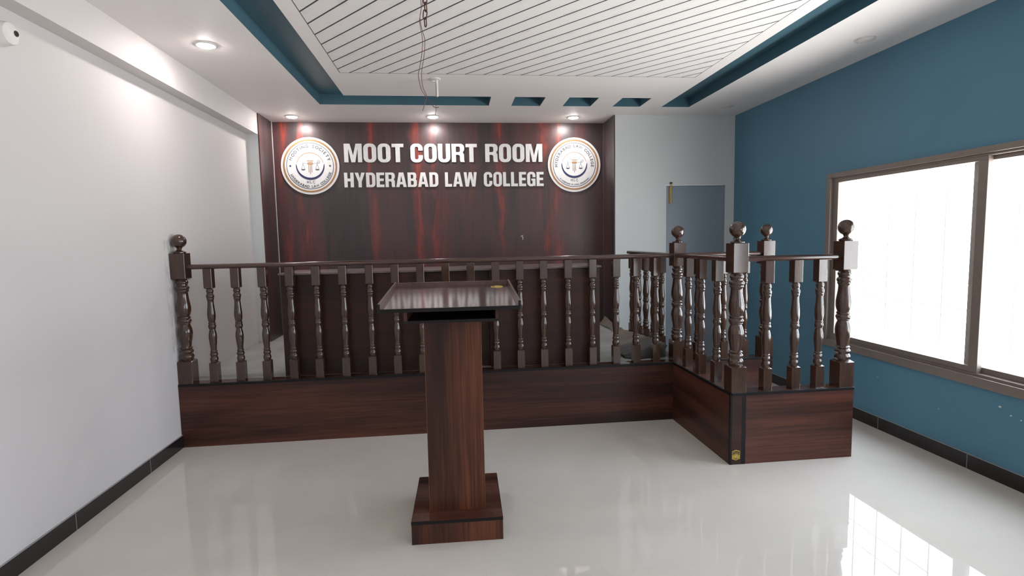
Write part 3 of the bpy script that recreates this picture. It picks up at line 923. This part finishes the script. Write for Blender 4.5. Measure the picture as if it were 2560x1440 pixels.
# ------------------------------------------------------------------ bench on the stage
BX0, BX1, BY, BZ = -1.372, 1.252, 4.505, 1.338
bt = thing('judge_bench', 'long brown laminate bench with a glossy top standing on the stage', 'desk', (0, BY, ZS))
OA, OB = -0.235, 0.304
part_at(bt, 'front_panel', BX(BX0, BY, ZS, OA, BY + 0.02, BZ - 0.022), LAM_DESK)
part_at(bt, 'front_panel', BX(OB, BY, ZS, BX1, BY + 0.02, BZ - 0.022), LAM_DESK)
part_at(bt, 'recessed_panel', BX(OA, BY + 0.06, ZS, OB, BY + 0.08, BZ - 0.022), LAM_DESK)
bm = BX(OA - 0.004, BY - 0.001, ZS, OA, BY + 0.062, BZ - 0.045)
part_at(bt, 'edge_bead', bm, GOLD)
part_at(bt, 'recess_cheek', BX(OB, BY + 0.02, ZS, OB + 0.018, BY + 0.08, BZ - 0.022), LAM_DESK)
part_at(bt, 'end_panel', BX(BX0, BY + 0.02, ZS, BX0 + 0.02, BY + 0.52, BZ - 0.045), LAM_Y)
part_at(bt, 'end_panel', BX(BX1 - 0.02, BY + 0.02, ZS, BX1, BY + 0.52, BZ - 0.045), LAM_Y)
part_at(bt, 'bench_top', BX(BX0 - 0.012, BY - 0.02, BZ - 0.016, BX1 + 0.012, BY + 0.54, BZ, 0.003), DESKTOP)
part_at(bt, 'painted_shadow_strip', BX(BX0, BY - 0.004, BZ - 0.022, BX1, BY + 0.02, BZ - 0.016), TRIM)  # dark strip put in for the shadow line under the top
bm = bmesh.new()
for k in (0, 1):
    tube(bm, [(BX0 + 0.045 + k * 0.016, BY - 0.002, ZS + 0.075), (BX0 + 0.052 + k * 0.016, BY - 0.002, ZS + 0.10), (BX0 + 0.058 + k * 0.014, BY - 0.002, ZS + 0.118)], 0.0022, 6)
part_at(bt, 'gold_mark', bm, GOLD, 50)

# ------------------------------------------------------------------ crumpled sheet by the side rail
ns, nc = 60, 22
bm = bmesh.new()
grid = []
for i in range(ns + 1):
    u = i / ns
    y = 4.56 + u * (6.50 - 4.56)
    zr = [0.108, 0.098, 0.080, 0.055, 0.038, 0.055, 0.090]
    k = u * (len(zr) - 1); a = int(min(k, len(zr) - 2)); zt = zr[a] + (zr[a + 1] - zr[a]) * (k - a)
    xl = 1.50 + 0.36 * min(1, max(0, (y - 4.75) / 1.35)) - (0.0 if y < 6.1 else 0.03)
    row = []
    for j in range(nc + 1):
        s_ = j / nc
        x = 1.866 + (min(xl, 1.80) - 1.866) * s_
        e_ = 0.85 + 0.8 * min(1, max(0, (y - 5.0) / 0.5))
        z = ZS + 0.010 + zt * (1 - s_) ** e_ + 0.022 * abs(noise.noise(Vector((x * 8 + y * 3, y * 6, 3.3)))) + 0.008 * abs(noise.noise(Vector((x * 26, y * 17 - x * 9, 1.3))))
        if i == 0: z = ZS + 0.006
        if i == 1: z += 0.012 * (1 - s_)
        yy = y + 0.035 * noise.noise(Vector((x * 7, y * 2, 0)))
        row.append(bm.verts.new((x, yy, max(z, ZS + 0.004))))
    grid.append(row)
for i in range(ns):
    for j in range(nc):
        bm.faces.new([grid[i][j], grid[i][j + 1], grid[i + 1][j + 1], grid[i + 1][j]])
# turned-up corner poking past the last baluster
cn = [(1.845, 4.60, ZS + 0.085), (1.85, 4.70, ZS + 0.118), (1.875, 4.545, ZS + 0.112), (1.868, 4.60, ZS + 0.045)]
cv = [bm.verts.new(p) for p in cn]
bm.faces.new([cv[0], cv[1], cv[2]]); bm.faces.new([cv[0], cv[2], cv[3]])
me = mesh_from(bm, 'crumpled_sheet', 14)
def sheet_mat():
    t = NT('grey brown kraft sheet')
    s = t.sep()
    f = t.ramp(t.math('SUBTRACT', s[1], 4.6), [(0.35, (0,) * 3), (0.5, (1,) * 3)])  # near end coloured darker, standing in for the shaded front flap
    n_ = t.noise(t.mapping(), 5, 5, 0.6)
    a = t.ramp(n_, [(0.3, (0.065, 0.068, 0.060)), (0.7, (0.10, 0.10, 0.09))])
    b = t.ramp(n_, [(0.3, (0.14, 0.125, 0.105)), (0.7, (0.22, 0.195, 0.16))])
    t.set(t.mix(f, a, b), 0.75)
    return t.m
o = obj('crumpled_sheet', me, sheet_mat())
md = o.modifiers.new('thickness', 'SOLIDIFY'); md.thickness = 0.004; md.offset = 1
tag(o, 'crumpled grey sheet lying on the stage along the short side balustrade', 'sheet')

# ------------------------------------------------------------------ lectern
lt = thing('lectern', 'dark wooden lectern with a square base and sloping tray top', 'lectern', (0, 2.99, 0))
lt.rotation_euler = (0, 0, -0.022)
LX0, LX1, LY0, LY1 = -0.243, 0.233, 2.716, 3.256
part_at(lt, 'base_plinth', BX(LX0, LY0 + 0.002, 0, LX1, LY1, 0.107), LAM_Z)
part_at(lt, 'base_edge_band', BX(LX0 - 0.001, LY0, 0.107, LX1 + 0.001, LY1 + 0.001, 0.1225, 0.001), TRIM)
part_at(lt, 'base_top', BX(LX0 + 0.002, LY0 + 0.003, 0.1225, LX1 - 0.002, LY1 - 0.002, 0.1255), LAM_X)
LIPM0 = plain('worn tan laminate edge', (0.20, 0.095, 0.045, 1), 0.5)
CX0, CX1, CY0, CY1 = -0.152, 0.146, 2.815, 3.10
part_at(lt, 'column', BX(CX0, CY0, 0.1255, CX1, CY1, 1.158), LAM_Z)
bm = bmesh.new()
for x in (CX0 - 0.0012, CX1 - 0.0012): box(bm, x + 0.0004, CY0 - 0.0006, 0.126, x + 0.0018, CY0 + 0.0012, 1.158)
part_at(lt, 'edge_bead', bm, LIPM0)
LIPM = wood('brown laminate of the tray lip', 1, [(0.3, (0.07, 0.042, 0.038)), (0.7, (0.14, 0.085, 0.075))], 0.22, 8, 0.6, 4.0)  # lightened tone carries the reflections along the lip tops
TRAYM = wood('glossy tray laminate', 1, [(0.3, (0.03, 0.013, 0.010)), (0.5, (0.06, 0.026, 0.018)), (0.75, (0.12, 0.05, 0.03))], 0.11, 8.0, 0.6, 2.2, spec=0.95, coat=1.0)
# open shelf box under the tray
SX0, SX1, SY0, SY1 = -0.243, 0.235, 2.735, 3.16
bm = BX(SX0, SY0, 1.158, SX1, SY1, 1.172)
part_at(lt, 'shelf_board', bm, TRIM)
bm = bmesh.new()
def wedge(bm_, x0, x1, y0, y1, zb, zf, zk):
    v = [bm_.verts.new(p) for p in ((x0, y0, zb), (x1, y0, zb), (x1, y1, zb), (x0, y1, zb), (x0, y0, zf), (x1, y0, zf), (x1, y1, zk), (x0, y1, zk))]
    for f_ in ((0, 3, 2, 1), (4, 5, 6, 7), (0, 1, 5, 4), (1, 2, 6, 5), (2, 3, 7, 6), (3, 0, 4, 7)): bm_.faces.new([v[i] for i in f_])
TX0, TX1, TY0, TY1 = -0.366, 0.346, 2.700, 3.40
SL = (1.288 - 1.232) / (TY1 - TY0)
tz = lambda y: 1.222 + (y - TY0) * SL       # underside of the tray board
for x0 in (SX0, SX1 - 0.016): wedge(bm, x0, x0 + 0.016, SY0, SY1, 1.172, tz(SY0), tz(SY1))
wedge(bm, SX0 + 0.016, SX1 - 0.016, SY1 - 0.016, SY1, 1.172, tz(SY1 - 0.016), tz(SY1))
part_at(lt, 'shelf_side', bm, LAM_Y)
# sloping tray, lips on both sides and at the back, none at the front
ang = math.atan(SL)
D = (TY1 - TY0) / math.cos(ang)
LIP = 0.044
tray = obj('tray', BX(TX0 + 0.012, 0.002, 0.0, TX1 - 0.012, D - 0.012, 0.018), TRAYM, lt, (0, TY0 - 2.99, 1.222), (ang, 0, 0))
def tp(nm, bm_, m): return obj(nm, bm_, m, tray)
tp('edge_band', BX(TX0 + 0.012, -0.001, -0.001, TX1 - 0.012, 0.002, 0.0175), TRIM)
for x0 in (TX0, TX1 - 0.012):
    tp('tray_lip', BX(x0, 0.0, -0.001, x0 + 0.012, D, LIP, 0.001), LIPM)
    tp('lip_end_band', BX(x0 - 0.0005, -0.0015, -0.0015, x0 + 0.0125, 0.0, LIP), TRIM)
tp('tray_lip', BX(TX0 + 0.012, D - 0.012, -0.001, TX1 - 0.012, D, LIP - 0.004, 0.001), LIPM)
sk = bmesh.new()
SKX, SKY_ = 0.262, D - 0.115
lp = [(SKX + 0.040 * math.cos(a) * (1.0 if i % 3 else 0.93), SKY_ + 0.044 * math.sin(a)) for i, a in enumerate([2 * PI * k / 12 for k in range(12)])]
top = [sk.verts.new((x, y, 0.0188)) for x, y in lp]
low = [sk.verts.new((x, y, 0.018)) for x, y in lp]
sk.faces.new(top)
for i in range(12): sk.faces.new([low[i], low[(i + 1) % 12], top[(i + 1) % 12], top[i]])
k0 = len(sk.faces)
tube(sk, [(SKX - 0.028 * math.cos(a), SKY_ + 0.032 * math.sin(a), 0.0188) for a in [(-1.1 + 2.2 * k / 8) for k in range(9)]], 0.0022, 6)
sk.faces.ensure_lookup_table()
for f_ in sk.faces[k0:]: f_.material_index = 1
obj('tray_sticker', sk, [YEL, STK], tray)

# ------------------------------------------------------------------ ceiling lamps
def lamp(x, y, lit, label, group):
    t = thing('ceiling_lamp', label, 'ceiling light', (x, y, ZC), group)
    bm_ = bmesh.new()
    n = 32
    prof = [(0.070, 0.0), (0.069, -0.006), (0.060, -0.009), (0.056, -0.007)]
    lathe_ring = []
    for r_, z_ in prof: lathe_ring.append([bm_.verts.new((r_ * math.cos(2 * PI * i / n), r_ * math.sin(2 * PI * i / n), z_)) for i in range(n)])
    for a, b in zip(lathe_ring, lathe_ring[1:]):
        for i in range(n): bm_.faces.new([a[i], a[(i + 1) % n], b[(i + 1) % n], b[i]])
    obj('trim_ring', bm_, PVC, t, smooth=50)
    bm_ = bmesh.new()
    lathe(bm_, [(0.0, -0.019), (0.02, -0.0185), (0.038, -0.016), (0.050, -0.011), (0.057, -0.004)] if lit else [(0.0, -0.017), (0.02, -0.0165), (0.038, -0.014), (0.050, -0.010), (0.056, -0.004)], 32)
    obj('diffuser', bm_, LED if lit else PVC, t, smooth=60)
gl = 'lit round ceiling lamps'
lamp(-1.667, 4.134, True, 'lit round ceiling lamp nearest the camera, by the left wall', gl)
lamp(-1.705, 6.330, True, 'lit round ceiling lamp above the badge reading MOOTING SOCIETY', gl)
lamp(-0.166, 6.300, True, 'lit round ceiling lamp above the word COURT, behind the hanging wires', gl)
lamp(1.448, 6.302, True, 'lit round ceiling lamp above the badge on the right', gl)
lamp(3.036, 3.765, False, 'unlit flat ceiling lamp above the window', 'unlit ceiling lamps')
lamp(3.025, 5.731, False, 'unlit flat ceiling lamp near the corner by the door', 'unlit ceiling lamps')
# the row goes on behind the camera
for i, y in enumerate((-0.25, -2.45)):
    lamp(-1.667, y, True, 'lit round ceiling lamp of the row along the left wall, out of the frame', gl)

# ------------------------------------------------------------------ hanging chain and wires
ch = thing('hanging_chain', 'short rusty chain hanging from the ceiling', 'chain', (-0.100, 2.90, ZC))
z = -0.005
k = 0
sc_l = 0.034
while z > -0.30:
    bm = bmesh.new()
    pts = []
    hl, hw = 0.0225, 0.0100
    for i in range(16):
        a = 2 * PI * i / 16
        px = hw * math.cos(a)
        pz = (hl - hw) * (1 if math.sin(a) >= 0 else -1) + hw * math.sin(a)
        q = Vector((px, 0, pz))
        if k % 2: q = Vector((0, px, pz))
        q = Matrix.Rotation(0.5, 3, 'Z') @ q
        pts.append(q)
    tube(bm, pts, 0.0031, 7, closed=True)
    sway = 0.003 * math.sin(k * 1.7) + 0.004 * (-z / 0.3)
    obj('chain_link', bm, RUST, ch, (sway, 0, z - hl), (0, 0.12 * math.sin(k * 2.3), 0), smooth=60)
    z -= 2 * hl - 0.008
    k += 1
def wig(pts, n=6):
    out = []
    P = [Vector(p) for p in pts]
    for i in range(len(P) - 1):
        p0 = P[max(i - 1, 0)]; p1 = P[i]; p2 = P[i + 1]; p3 = P[min(i + 2, len(P) - 1)]
        for j in range(n):
            t_ = j / n
            out.append(0.5 * ((2 * p1) + (p2 - p0) * t_ + (2 * p0 - 5 * p1 + 4 * p2 - p3) * t_ ** 2 + (3 * p1 - p0 - 3 * p2 + p3) * t_ ** 3))
    out.append(P[-1])
    return out
hw_ = thing('hanging_wire_pair', 'thin red-brown pair of wires dangling beside the chain', 'wire', (-0.112, 2.90, ZC))
A = [(-0.118, 2.90, ZC)] + [(-0.1179, 2.9, 2.794), (-0.1172, 2.9, 2.755), (-0.1273, 2.9, 2.696), (-0.1245, 2.9, 2.6607), (-0.1164, 2.9, 2.6017), (-0.1206, 2.9, 2.5383), (-0.1332, 2.9, 2.4686), (-0.143, 2.9, 2.4186), (-0.131, 2.9, 2.3547), (-0.1176, 2.9, 2.3288), (-0.0942, 2.9, 2.2948), (-0.0665, 2.9, 2.2627), (-0.0439, 2.9, 2.2628)]
B = [(-0.108, 2.905, ZC)] + [(-0.11, 2.905, 2.7964), (-0.1176, 2.905, 2.7531), (-0.1252, 2.905, 2.7078), (-0.1171, 2.905, 2.6489), (-0.1046, 2.905, 2.5998), (-0.1113, 2.905, 2.5203), (-0.1237, 2.905, 2.4563), (-0.1274, 2.905, 2.4083), (-0.1208, 2.905, 2.3602), (-0.1058, 2.905, 2.3201), (-0.1176, 2.905, 2.2756), (-0.1268, 2.905, 2.2452)]
part_at(hw_, 'wire', tube(bmesh.new(), wig(A), 0.0017, 6), WIRE, 60)
part_at(hw_, 'wire', tube(bmesh.new(), wig(B), 0.0017, 6), WIRE, 60)
# white stub of conduit on a ceiling plate with its own thin wire
cd = thing('conduit_stub', 'white plastic conduit stub hanging from a round ceiling plate', 'conduit', (-0.085, 4.872, ZC))
lathe_bm = lathe(bmesh.new(), [(0.040, -0.012), (0.047, -0.008), (0.047, 0.0)], 24, -0.012, 0)
obj('ceiling_plate', lathe_bm, PVC, cd, smooth=40)
obj('conduit_tube', lathe(bmesh.new(), [(0.011, -0.150), (0.0125, -0.148), (0.0125, -0.010)], 14), PVC, cd, smooth=40)
W = [(-0.097, 4.872, ZC - 0.01)] + [(-0.0919, 4.86, 2.91), (-0.0908, 4.86, 2.8392), (-0.0997, 4.86, 2.7749), (-0.0981, 4.86, 2.7173), (-0.1067, 4.86, 2.663)]
part_at(cd, 'loose_wire', tube(bmesh.new(), wig(W), 0.0022, 6), WIRE, 60)

# round junction box high on the left wall
jb = thing('junction_box', 'white round junction box with a dark hole high on the left wall', 'junction box', (XW, 2.965, 2.612))
bm = bmesh.new()
lathe(bm, [(0.060, 0.0), (0.062, 0.004), (0.058, 0.010), (0.054, 0.045), (0.050, 0.052), (0.0, 0.054)], 28)
me_ = mesh_from(bm, 'box_body', 40); me_.transform(Matrix.Rotation(PI / 2, 4, 'Y'))
obj('box_body', me_, PVC, jb)
bm = lathe(bmesh.new(), [(0.014, 0.0), (0.0135, 0.0035), (0.010, 0.0025), (0.0, 0.001)], 18)
me_ = mesh_from(bm, 'cable_hole'); me_.transform(Matrix.Translation((0.0525, 0.031, 0.010)) @ Matrix.Rotation(PI / 2, 4, 'Y'))
obj('cable_hole', me_, DARKHOLE, jb)
